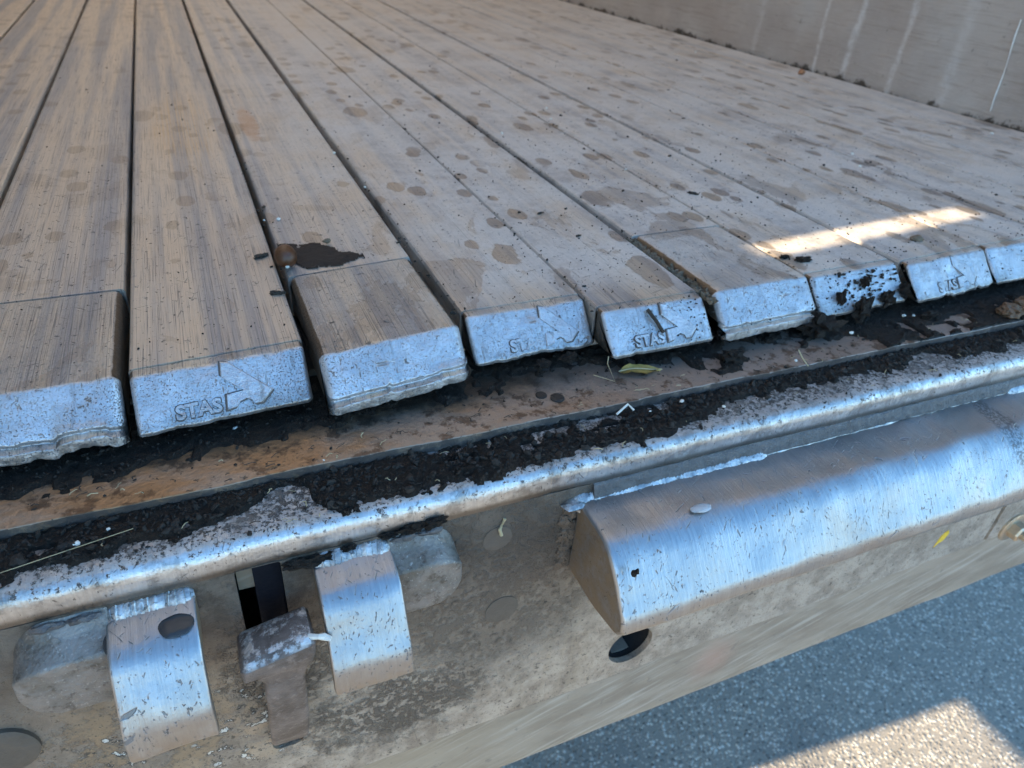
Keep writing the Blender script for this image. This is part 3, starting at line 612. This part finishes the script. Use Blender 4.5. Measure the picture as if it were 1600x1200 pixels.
def slat(i, xa, xb, yl, yr, kind, label, dz=0., lx=.092, worn=.0, text=True, gl=.007, gr=.007, shoe_up=0):
    xa += gl; xb -= gr; seed = i*3.7; rng = random.Random(i)
    s = empty('floor_slat', ((xa+xb)/2, (yl+yr)/2, -.14), label=label, cat='floor slat', group='moving floor slats side by side')
    sk = (yr-yl)/(xb-xa); yb_ = (yl+yr)/2
    back = .035 if kind == 'A' else .50
    # plank: shallow ridged section extruded along the trailer
    wd = xb-xa; g = [xa, xa+.004, xa+.012]+[xa+wd*q for q in (.52, .523, .527, .53)]+[xb-.012, xb-.004, xb]
    zz = [-.012, -.003, 0]+[0, -.0007, -.0007, 0]+[0, -.003, -.012]
    ys = [0, .05, .12, .2, .35, .6, 1, 1.6, 2.5, 4, 7, 12, 20, 34, YE-2]; V = []; F = []; n = len(g)+2
    for q in ys:
        for a_, z_ in zip([xa]+g+[xb], [-.139]+zz+[-.139]):
            y = (yl+(yr-yl)*(a_-xa)/(xb-xa)+back+(.0015 if kind == 'A' else .009)) if q == 0 else max(q+yb_+back, 0); y = min(y, YE-.02)
            V.append((a_+.0015*fb((a_, y, i), 1.3), y, z_+dz+(.0015*fb((0, y*1.2, i), 1, 2) if z_ > -.1 else 0)))
    for j in range(len(ys)-1):
        for m in range(n-1): F.append((j*n+m, j*n+m+1, (j+1)*n+m+1, (j+1)*n+m))
    F.append(tuple(range(n)))
    put('plank', V, F, 'slat', s, ang=7)
    # shoe
    if kind == 'A':
        pr = [(yl+back, -.002), (yl, 0), (yl-.100, -.104), (yl-.098, -.116), (yl+back, -.116)]; ra = [.004, .022, .007, .003, 0]
    else:
        pr = [(yl+back, .004), (yl, .012), (yl-.086, -.076), (yl-.080, -.088), (yl-.100, -.094), (yl-.104, -.122), (yl+back, -.122)]; ra = [.012, .02, .005, .003, .004, .004, 0]
    pf = rpoly(pr, ra, .014, 8); bot = -.104 if kind == 'A' else -.112
    def dp(p, nrm):
        y0 = yl+sk*(p.x-xa); front = p.y < y0+.03; v = Vector((0, 0, 0))
        if p.y > y0+.2: return Vector((0, .0, .0015*fb(tuple(p), 3, 2, seed)))
        a_ = .0012*fb(tuple(p), 9, 3, seed)+.0006*fb(tuple(p), 45, 2, seed)
        v = Vector((0, nrm[0]*a_, nrm[1]*a_))
        if p.z < (-.085 if kind == 'A' else -.112) and p.y < y0-.05:      # chewed lower lip
            c = max(0, fb((p.x, 0, seed), 10, 3)-.02)*.007+max(0, fb((p.x, 0, seed+9), 60, 2))*.002
            v += Vector((0, c*.8*(1+worn), c*.75*(1+worn)))
        if kind == 'B' and p.z < -.07: v += Vector((0, .0025*fb((p.x, 0, seed), 9, 4)+.0015*fb(tuple(p), 50, 2), .0028*fb((p.x, 2, seed), 11, 4)+(.007 if fb((p.x, 5, seed), 6, 3) > .3 else 0)+.0015*fb(tuple(p), 60, 2)))
        if worn and p.z < -.03: v += Vector((0, 0, .008*worn*fb((p.x, 1, seed), 9, 3)))
        if abs(p.z) < .02 and front: v += Vector((0, 0, -.006*max(0, fb((p.x, 0, seed+4), 9, 3))))
        return v
    v, f = extr(pf, xa+.002, xb-.002, .014 if kind == 'A' else .03, .008, sk, dp); v = [(a, b, c+dz+shoe_up) for a, b, c in v]
    sh = put('end_shoe', v, f, 'cast', s)
    if kind == 'A' and text:
        ax = Vector((1, sk, 0)).normalized(); dn = Vector((0, -.6931, -.7209)); nn = Vector((0, -.7209, .6931)); fade = 1-worn*.45
        def onb(u, vv, hgt): x_ = xa+lx+u; O = Vector((x_, yl+sk*(x_-xa), dz)); return tuple(O+dn*vv+nn*hgt)
        V = [onb(a, .138-b-.008, (.0062 if c > 0 else -.004)*(fade if c > 0 else 1)+.0004*fb((a*90, b*90, i), 1)) for a, b, c in WM[0]]
        put('lettering', V, WM[1], 'letter', sh)
        V = [onb(a-.003, .138-(b-.003)-.008, (.0012 if c > 0 else -.004)) for a, b, c in WG[0]]; put('lettering_outline', V, WG[1], 'outline_shade', sh)  # wider dark letters underneath, shade around the lettering put into colour
        A = [(a+.139, b-.008) for a, b in ARROW]; n_ = len(A); cx = sum(a for a, b in A)/n_; cy = sum(b for a, b in A)/n_
        V = [onb(a, b, -.004) for a, b in A]+[onb(a, b, .0045*fade) for a, b in A]+[onb(a+(cx-a)*.05, b+(cy-b)*.05, .0068*fade) for a, b in A]
        AG = [onb(cx+(a-cx)*1.0+(.004 if a > cx else -.004), cy+(b-cy)*1.0+(.003 if b > cy else -.004), .0010) for a, b in A]+[onb(a, b, -.004) for a, b in A]; put('arrow_outline', AG, [tuple(range(n_))]+[(q, (q+1) % n_, (q+1) % n_+n_, q+n_) for q in range(n_)], 'outline_shade', sh, False)  # dark rim under the arrow, its edge shade drawn as colour
        put('arrow_mark', V, [(j*n_+q, j*n_+(q+1) % n_, (j+1)*n_+(q+1) % n_, (j+1)*n_+q) for j in range(2) for q in range(n_)]+[tuple(range(2*n_, 3*n_))], 'letter', sh, False)
    return s
SL = [
 (-1.52, -1.09, 1.69, 1.70, 'A', 'floor slat at the far left edge, seen only as a strip in the upper left corner', {}),
 (-1.09, -.66, 1.66, 1.69, 'A', 'floor slat second from the left edge, narrowing to the upper left corner', {}),
 (-.66, -.234, 1.665, 1.675, 'B', 'leftmost floor slat whose chewed blue-grey end shoe shows, cut off by the left edge of the photo', dict(worn=.8, dz=-.004)),
 (-.234, .206, 1.67, 1.702, 'A', 'floor slat with the clearest raised STAS lettering and a broad golden streak', dict(gr=.010)),
 (.206, .645, 1.628, 1.683, 'B', 'floor slat with a fitted plain pad at its end, a mud patch and a nut behind the pad', dict(gl=.012, gr=.014, dz=-.003)),
 (.645, 1.065, 1.732, 1.741, 'A', 'set back floor slat right of the widest black gap, STAS lettering half worn away at its end', dict(gl=.014, gr=.003, worn=.7, lx=.12)),
 (1.065, 1.465, 1.646, 1.652, 'A', 'floor slat with STAS lettering and dirt crumbs on its end, behind the yellow leaf', dict(gl=.003, gr=.012, lx=.09)),
 (1.465, 1.91, 1.648, 1.662, 'B', 'floor slat with a fitted pad beside the gap packed with wood chips', dict(gl=.02, gr=.004)),
 (1.91, 2.36, 1.665, 1.683, 'A', 'floor slat whose end shoe is streaked with dark soil, left end of the sunlit strip', dict(text=False, gl=.004, gr=.012)),
 (2.36, 2.845, 1.655, 1.69, 'A', 'floor slat with faint worn lettering crossed by the middle of the sunlit strip', dict(worn=1.3, lx=.13, gl=.013, gr=.004)),
 (2.845, 3.30, 1.69, 1.70, 'A', 'floor slat at the right edge of the photo whose pale shoe meets the lettered one', dict(text=False, gl=.002)),
 (3.30, 3.76, 1.68, 1.70, 'A', 'fourth floor slat from the side wall, just beyond the right end of the sunlit strip', dict(gl=.013)),
 (3.76, 4.20, 1.66, 1.68, 'A', 'third floor slat from the right side wall', {}),
 (4.20, 4.64, 1.69, 1.70, 'A', 'second floor slat from the right side wall', {}),
 (4.64, 5.055, 1.67, 1.69, 'A', 'last floor slat, lying against the foot of the right side wall', {}),
]
for i, (xa, xb, yl, yr, kd, lb, kw) in enumerate(SL): slat(i, xa, xb, yl, yr, kd, lb, **kw)

# ------------------------------------------------------------------ soil, mud and debris
BND = [(-1.2, 1.29), (-.497, 1.292), (-.431, 1.304), (-.347, 1.283), (-.288, 1.30), (-.174, 1.30), (-.094, 1.313), (.006, 1.344), (.048, 1.385), (.088, 1.398), (.128, 1.385), (.135, 1.305), (.18, 1.262), (.323, 1.275), (.485, 1.268), (.673, 1.257), (.82, 1.283), (.927, 1.268), (1.079, 1.258), (1.334, 1.318), (1.538, 1.355), (1.783, 1.339), (2.061, 1.333), (2.25, 1.375), (2.344, 1.311), (2.671, 1.303), (4.2, 1.31)]
def bnd(x):
    for a, b in zip(BND, BND[1:]):
        if a[0] <= x <= b[0]: return a[1]+(b[1]-a[1])*(x-a[0])/(b[0]-a[0])
    return 1.3
def field(name, x0, x1, y0, y1, dx, dy, hf, z, **kw):
    nx = int((x1-x0)/dx); ny = int((y1-y0)/dy); H = {}; V = []; F = []; idx = {}
    for i in range(nx+1):
        for j in range(ny+1): x = x0+i*dx; y = y0+j*dy; H[i, j] = hf(x, y)
    def vid(i, j):
        if (i, j) not in idx: idx[i, j] = len(V); V.append((x0+i*dx+dx*.4*fb((i, j, 0), .7, 1), y0+j*dy+dy*.4*fb((i, j, 9), .7, 1), z+H[i, j]))
        return idx[i, j]
    for i in range(nx):
        for j in range(ny):
            if max(H[i, j], H[i+1, j], H[i, j+1], H[i+1, j+1]) > 0: F.append((vid(i, j), vid(i+1, j), vid(i+1, j+1), vid(i, j+1)))
    return put(name, V, F, 'soil', None, True, loc=((x0+x1)/2, (y0+y1)/2, z), kind='stuff', **kw)
def h_sill(x, y):
    rag = .030*fb((x, y, 0), 7, 4)+.020*fb((x, y, 3), 28, 3)
    d_ = y-bnd(x)+rag*.8
    if .42 < x < 1.2: d_ = min(d_, .06*abs(y-1.392+.004*math.sin(x*9))*10-.012+.05*abs(fb((x, y, 5), 9, 3)))
    if fb((x, y, 11), 9, 3) > .46 and y < 1.36: d_ -= .05
    return min(max(d_, -.012), .022)*.55+.005*fb((x, y, 8), 40, 3)*(1 if d_ > 0 else 0)+ .006*max(0, fb((x, y, 2), 11, 3))*(1 if d_ > .01 else 0)-.0025
field('soil', -.95, 4.2, 1.225, 1.408, .0065, .0052, h_sill, -.204, label='dark damp soil caked along the sill ledge below the slats', cat='soil')
def h_plate(x, y):
    t = 1.53+.06*math.sin(x*1.7+.6)-.03*(x > .9)*0+(.05 if x > .75 else 0)  # soil edge drawn to take in soil and shade under the slats
    d_ = (y-t)+.10*fb((x, y, 21), 4, 4)+.05*fb((x, y, 2), 18, 3)
    if x > 1.35: d_ = max(d_, .32*(fb((x, y, 31), 4.5, 4)-.12) * (1 if x > 1.5 else .6)+(y-1.55)*.3)
    if x > 2.3: d_ = max(d_, .3*(fb((x, y, 41), 5, 3)+.12))
    return min(max(d_, -.02), .03)*.4-.002+.004*fb((x, y, 8), 40, 3)*(d_ > 0)
field('soil', -.95, 4.0, 1.412, 1.80, .010, .009, h_plate, -.172, label='dark soil lying in the gap under the slat ends', cat='soil')
rng = random.Random(7)
def crumbs(name, spots, label, mat='crumb'):
    parts = []
    base = [lump(1, (0, 0, 0), (1, 1, .8), q, .6, 1.6, 1) for q in range(6)]
    for (x, y, z, r) in spots:
        v, f = base[rng.randrange(6)]; m = Matrix.Rotation(rng.uniform(0, 6.28), 3, 'Z') @ Matrix.Rotation(rng.uniform(0, 6.28), 3, 'X'); sx, sy, sz = r*rng.uniform(.6, 1.6), r*rng.uniform(.6, 1.2), r*rng.uniform(.5, 1)
        parts.append(([tuple(m @ Vector((p[0]*sx, p[1]*sy, p[2]*sz))+Vector((x, y, z))) for p in v], f))
    v, f = join(parts); return put(name, v, f, mat, None, False, label=label, cat='soil crumbs', kind='stuff')
sp = []
for q in range(5200):
    x = rng.uniform(-.8, 3.9); y = rng.uniform(1.25, 1.41); h = h_sill(x, y)
    if h > -.001 or rng.random() < .05: sp.append((x, y, -.204+max(h, 0)+.001, rng.uniform(.0018, .0052)*(1.6 if rng.random() < .06 else 1)))
for q in range(420):
    x = rng.uniform(-.8, 3.9); y = rng.uniform(1.27, 1.405)
    if h_sill(x, y) > .002: sp.append((x, y, -.204+h_sill(x, y)+.002, rng.uniform(.006, .013)))
for q in range(2600):
    x = rng.uniform(-.8, 3.6); y = rng.uniform(1.415, 1.7)
    if h_plate(x, y) > 0 or rng.random() < .09+.1*(x > 1.3): sp.append((x, y, -.172+max(h_plate(x, y), 0)+.001, rng.uniform(.0015, .005)))
crumbs('soil_crumbs', sp, 'crumbs of black soil on the sill and under the slat ends')
sp = []
for q in range(1500):
    x = rng.uniform(-.7, 4.6); y = 1.75+rng.random()**1.8*4
    if rng.random() < .55: x = 1.0+rng.random()*2.8
    sp.append((x, y, .002, rng.uniform(.0012, .0036)*(2.3 if rng.random() < .035 else 1)))
for q in range(240): # along the joints
    xj = rng.choice([.206, .645, 1.065, 1.465, 1.91, 2.36, 2.845, 3.3]); sp.append((xj+rng.gauss(0, .014), 1.75+rng.random()*2.2, .002, rng.uniform(.002, .0055)))
for q in range(420): # on the soiled shoes
    x = rng.choice([rng.gauss(2.1, .13), rng.uniform(1.1, 3.2), rng.gauss(1.25, .1)]); t = rng.random()
    y0 = 1.655 if x < 1.91 else 1.675
    sp.append((x, y0-.1*t, -.102*t+.003, rng.uniform(.0016, .0045)*(1.8 if abs(x-2.12) < .2 else 1)))
crumbs('soil_crumbs', sp, 'specks of dark dirt scattered over the slats and their shoes')
# clods hanging on the shoes near the soil streaked slat
CL = [((2.02, 1.60, -.07), .022, (.7, .7, 1.5), 'narrow black clod low on the soil streaked shoe, left of its centre'),
 ((2.10, 1.56, -.10), .03, (.9, .8, 1.3), 'largest black clod at the lower edge of the soil streaked shoe'),
 ((2.24, 1.585, -.088), .024, (1, .8, 1.2), 'black clod on the right half of the soil streaked shoe'),
 ((1.90, 1.55, -.125), .04, (1.5, .9, .8), 'broad black clod under the joint left of the soil streaked shoe'),
 ((1.50, 1.50, -.15), .028, (1.3, .8, .8), 'black clod on the plate under the gap packed with wood chips'),
 ((2.15, 1.63, -.035), .014, (.7, 1, 1.6), 'small clod near the top edge of the soil streaked shoe'),
 ((1.94, 1.83, .004), .014, (1.6, .8, .5), 'smaller flat clod on the slat just left below the sunlit strip'),
 ((1.99, 1.79, .005), .017, (1.7, .9, .5), 'larger flat clod on the slat just left below the sunlit strip'),
 ((2.33, 1.60, -.08), .02, (.8, 1, 1.6), 'clod in the gap right of the soil streaked shoe'),
 ((2.42, 1.52, -.15), .02, (1.5, .8, .6), 'clod on the plate under the left corner of the faintly lettered shoe'),
 ((.95, 1.60, -.115), .018, (1.4, .8, .8), 'right one of two clods under the half worn lettered shoe'),
 ((.86, 1.60, -.125), .016, (1.4, .8, .8), 'left one of two clods under the half worn lettered shoe')]
for n_, ((x, y, z), r, sq, lb) in enumerate(CL):
    v, f = lump(r, (x, y, z), sq, n_, .8, 1.8, 3); put('soil_clod', v, f, 'soil', None, True, loc=(x, y, z), label=lb, cat='soil clod', group='soil clods on the slat ends')
# packed chips in the gap between two slats
parts = []
for q in range(150):
    t = rng.random(); x = 1.474+rng.gauss(0, .010); y = 1.62+t*.52; r = rng.uniform(.004, .012)
    v, f = lump(1, (0, 0, 0), (1, 1, 1), q, .5, 1.7, 1); m = Matrix.Rotation(rng.uniform(0, 3), 3, 'Z') @ Matrix.Rotation(rng.uniform(-.6, .6), 3, 'X')
    parts.append(([tuple(m @ Vector((p[0]*r*1.8, p[1]*r, p[2]*r*.6))+Vector((x, y, -.012+rng.gauss(0, .005)))) for p in v], f))
v, f = join(parts); put('wood_chips', v, f, 'debris', None, False, label='brown chips and grit packed into the slat gap', cat='wood chips', kind='stuff')
# mud patch with its nut
V = []; F = []; nx = 60; ny = 40
for i in range(nx+1):
    for j in range(ny+1):
        x = .222+.26*i/nx; y = 2.175+.28*j/ny; u = (x-.30)/.125; w_ = (y-(2.285-.3*(x-.3)))/.085; d_ = 1-math.sqrt(u*u+w_*w_)+.55*fb((x, y, 0), 11, 4)
        V.append((x, y, .001+min(max(d_, -.3), .5)*.008))
for i in range(nx):
    for j in range(ny):
        a = i*(ny+1)+j; q = (a, a+1, a+ny+2, a+ny+1)
        if max(V[t][2] for t in q) > .0: F.append(q)
put('mud_patch', V, F, 'mudc', None, True, loc=(.34, 2.3, 0), label='dark brown mud patch on the slat behind the fitted pad', cat='mud')
nut = empty('nut', (.228, 2.215, .0), label='brown nut lying at the slat joint beside the mud patch', cat='nut')
v, f = lump(.036, (.228, 2.215, .033), (1, 1.25, 1.0), 2, .06, 1.5, 3); put('shell', v, f, 'nut', nut)
v, f = lump(.0075, (.226, 2.180, .016), (1, .7, 1.3), 2, .2, 1.5, 2); put('scar', v, f, 'chip', nut)
husk = empty('seed_husk', (2.80, 1.40, -.172), label='rotten brown husk half sunk in soil at the right edge of the ledge', cat='husk')
v, f = lump(.062, (2.87, 1.44, -.132), (1.25, .8, .62), 5, .22, 2.2, 4); put('shell', v, f, 'husk', husk)
v, f = lump(.045, (2.76, 1.45, -.145), (1.1, .8, .6), 8, .3, 2.2, 4); put('shell', v, f, 'husk', husk)
# leaf
V = []; F = []; L = 14
for i in range(L+1):
    t = i/L; wd = .026*math.sin(math.pi*min(1, t*1.04+.03))**.7*(1+.25*fb((t*6, 0, 0), 1)); x = 1.105+.135*t; y = 1.545-.02*t
    for j in (-1, -.5, 0, .5, 1): V.append((x+.004*j, y+wd*j, -.164+.010*abs(j)*(.6+.6*fb((t*3, j, 0), 1))+.006*math.sin(t*5)))
for i in range(L):
    for j in range(4): a = i*5+j; F.append((a, a+1, a+6, a+5))
N_ = len(V); V += [(a, b, c-.0018) for a, b, c in V]; F += [tuple(q+N_ for q in f_[::-1]) for f_ in F]
lf = empty('leaf', (1.17, 1.54, -.17), label='small yellowed leaf lying on the brown plate under the lettered shoes', cat='leaf')
put('blade', V, F, 'leaf', lf); v, f = tube([(1.10+.145*t/8, 1.546-.021*t/8, -.160+.006*math.sin(t/8*5)) for t in range(9)], .0022, 5); put('vein', v, f, 'straw', lf)
parts = []; rf = random.Random(3)
for q in range(330):
    x = rf.uniform(-.7, 3.6); y = rf.uniform(1.26, 1.50); on_sill = y < 1.41
    z = (-.200 if on_sill else -.170)+rf.uniform(0, .006); a = rf.uniform(0, 6.28); L_ = rf.uniform(.008, .032)
    pts = [(x+L_*(t/3-.5)*math.cos(a)+.004*fb((q, t, 0), .7), y+L_*(t/3-.5)*math.sin(a)*.7, z+.006*math.sin(t)*rf.random()) for t in range(4)]
    parts.append(tube(pts, rf.uniform(.0006, .0016), 4))
v, f = join(parts[:240]); put('plant_fibres', v, f, 'bark', None, False, label='dark plant fibres strewn over the soil on the ledge', cat='plant fibres', kind='stuff')
v, f = join(parts[240:]); put('plant_fibres', v, f, 'straw', None, False, label='pale straw fibres strewn over the soil on the ledge', cat='plant fibres', kind='stuff')
# pale grit, each a thing
spots = [(-.006, 1.613, -.165, .009), (.05, 1.60, -.165, .004), (.18, 1.42, -.168, .003), (2.03, 1.52, -.160, .010), (2.33, 1.56, -.158, .009), (2.37, 1.55, -.158, .007), (1.71, 1.44, -.168, .007), (1.22, 1.375, -.182, .008), (1.10, 1.36, -.182, .004), (1.33, 1.315, -.186, .006), (-.36, 1.335, -.188, .009), (-.30, 1.36, -.188, .005), (.62, 3.4, .003, .008), (1.55, 3.6, .003, .008), (1.96, 3.85, .003, .008), (2.05, 4.1, .003, .008), (1.90, 2.9, .003, .005), (3.2, 2.7, .003, .009), (3.35, 2.9, .003, .010), (.26, 2.62, .003, .009), (.21, 2.62, .003, .005), (.645, 2.9, .003, .006), (4.5, 6.0, .004, .012), (4.75, 3.1, .003, .014)]
GL = ['largest pale chip in the black gap under the clearest lettered shoe', 'tiny pale chip right of the larger one in the black gap', 'tiny pale chip at the plate edge above the bare patch of ledge',
 'pale chip under the soil streaked shoe', 'left pale chip under the faintly lettered shoe', 'right pale chip under the faintly lettered shoe', 'pale chip on the plate below the right fitted pad',
 'pale chip on the soil below the yellowed leaf', 'tiny pale chip on the soil left of the chip below the leaf', 'pale chip on the soil above the bumper weld', 'larger pale chip on the soil at the lower left', 'smaller pale chip on the soil at the lower left',
 'white chip on the slats high up left of centre', 'left one of two bright chips in the middle of the floor', 'right one of two bright chips in the middle of the floor', 'faint chip behind the two bright ones', 'chip on the long joint in front of the two bright ones',
 'pale chip right of the stained area of the floor', 'pale chip on the joint beside the stained area', 'larger white chip at the joint behind the nut', 'smaller white chip at the joint behind the nut', 'white chip in the widest black gap', 'pale chip far back near the side wall', 'pale chip at the right edge near the foot of the wall']
for n_, (x, y, z, r) in enumerate(spots):
    v, f = lump(r*.85, (x, y, z), (1.2, 1, .7), n_, .5, 1.5, 1); put('grit', v, f, 'chip', None, False, loc=(x, y, z), label=GL[n_], cat='grit', group='pale grit chips')
v, f = lump(.028, (4.83, 4.95, .02), (1.1, .9, .8), 3, .3, 1.6, 2); M['orange'] = simple('orange crumb', (.38, .16, .07), .6); put('crumb', v, f, 'orange', None, True, loc=(4.83, 4.95, 0), label='reddish crumb at the foot of the right side wall', cat='crumb')
v, f = lump(.02, (2.62, 1.83, .008), (1.3, 1, .6), 4, .4, 1.6, 2); put('seed', v, f, 'debris', None, True, loc=(2.62, 1.83, 0), label='small brown seed on the slat in front of the sunlit strip', cat='seed')
v, f = lump(.010, (.385, 2.36, .010), (1.3, 1, .8), 4, .4, 1.6, 2); put('seed', v, f, 'debris', None, True, loc=(.385, 2.36, 0), label='small brown seed standing in the dark mud patch', cat='seed')
# bark bits and twigs on the slats
bits = [((.172, 2.02), .030, 2.9, 'flat dark bark flake near the right edge of the lettered slat'), ((.16, 2.30), .034, .5, 'dark splinter beside the nut'), ((.225, 2.75), .020, 1.2, 'black crumb in the joint above the nut'), ((2.02, 2.52), .030, 2.4, 'dark twisted bark bit on the slat behind the sunlit strip'), ((2.25, 3.05), .018, .4, 'small bark bit on the slats left of the wide stain'), ((1.24, 2.45), .020, .2, 'dark bark bit behind the half worn lettered slat'), ((1.28, 2.2), .016, .1, 'dark bark bit in front of its neighbour on the stained slats'), ((.62, 2.30), .014, .5, 'bark speck beside the wide black gap'), ((3.0, 2.75), .02, .8, 'bark bit beside the joint right of the sunlit strip'), ((1.72, 2.62), .016, .8, 'bark bit left of the long joint behind the strip')]
for n_, ((x, y), r, a, lb) in enumerate(bits):
    m = Matrix.Rotation(a, 3, 'Z'); r *= .72; v, f = lump(r, (x, y, .005), (1, .38, .28), n_+20, .6, 2.2, 3, m); put('bark_bit', v, f, 'bark', None, True, loc=(x, y, 0), label=lb, cat='bark', group='bark bits on the slats')
tw = [([(1.225, 1.63, -.006), (1.245, 1.60, -.035), (1.262, 1.575, -.066)], .006, 'bark', 'short dark twig stuck on the lettered shoe behind the leaf'),
      ([(1.01, 1.545, -.155), (1.06, 1.50, -.16), (1.05, 1.54, -.12), (1.06, 1.555, -.105)], .0015, 'straw', 'fine red-brown hair hanging above the leaf'),
      ([(1.72, 1.395, -.165), (1.70, 1.41, -.14), (1.695, 1.43, -.12)], .0022, 'straw', 'short upright straw at the plate edge'),
      ([(1.0, 1.38, -.185), (1.04, 1.39, -.165), (1.05, 1.37, -.175)], .0035, 'chip', 'pale curled sliver on the soil near the plate edge'),
      ([(-.52, 1.30, -.195), (-.40, 1.315, -.188), (-.25, 1.34, -.185)], .0009, 'straw', 'long thin stalk on the soil at the lower left'),
      ([(.60, 1.232, -.33), (.585, 1.226, -.36), (.59, 1.224, -.38)], .005, 'straw', 'small fleck of bark stuck on the panel below the sill')]
for pts, r, mt, lb in tw:
    v, f = tube(pts, [r]*len(pts), 7); put('twig', v, f, mt, None, True, loc=pts[0], label=lb, cat='twig')
# clumps lodged above the hooks
for n_, (x, z, r) in enumerate([(.085, -.300, .026), (.135, -.302, .020), (.19, -.291, .012), (.29, -.284, .014), (.345, -.279, .020), (.40, -.276, .022)]):
    v, f = lump(r, (x, YF-.006, z), (1.5, .55, .55), n_+4, .8, 2., 3); put('soil_clod', v, f, 'soil', None, True, loc=(x, YF, z), label=['first', 'second', 'third', 'fourth', 'fifth', 'last'][n_]+' clod from the left in the row of soil above the right hook', cat='soil clod', group='soil clods above the right hook')
# drops
def drop(x, y, z, rx, ry, h, tilt, lb):
    V = []; F = []; n = 32; K = 7
    for j in range(K+1):
        a = j/K*math.pi/2
        for i in range(n):
            t = 2*math.pi*i/n; q = 1+.10*fb((math.cos(t), math.sin(t), x*9), 1.2, 2); V.append((x+rx*q*math.cos(a)*math.cos(t), y+ry*q*math.cos(a)*math.sin(t), z+h*math.sin(a)+tilt*(ry*q*math.cos(a)*math.sin(t))))
    for j in range(K):
        for i in range(n): F.append((j*n+i, j*n+(i+1) % n, (j+1)*n+(i+1) % n, (j+1)*n+i))
    put('water_drop', V, F, 'drop', None, True, loc=(x, y, z), label=lb, cat='water drop')
drop(-.194, 1.168, -.327, .037, .030, .006, .15, 'large dark oily drop on top of the left hook')
drop(-.312, 1.172, -.338, .026, .030, .005, .3, 'smaller dark oily drop beside the left hook')
v, f = lump(.02, (1.125, 1.092, -.331), (1.6, .8, .28), 4, .15, 1.3, 3); M['droppings'] = simple('grey white droplet', (.42, .43, .44), .25); put('droplet', v, f, 'droppings', None, True, loc=(1.125, 1.09, -.331), label='pale pear shaped droplet dried on the bumper top', cat='droplet')
v, f = lump(.011, (.853, .982, -.368), (1.2, .8, .8), 6, .6, 2, 2); put('soil_clod', v, f, 'soil', None, True, loc=(.853, .98, -.368), label='lone black crumb on the shiny bumper curve near its left end', cat='soil clod')
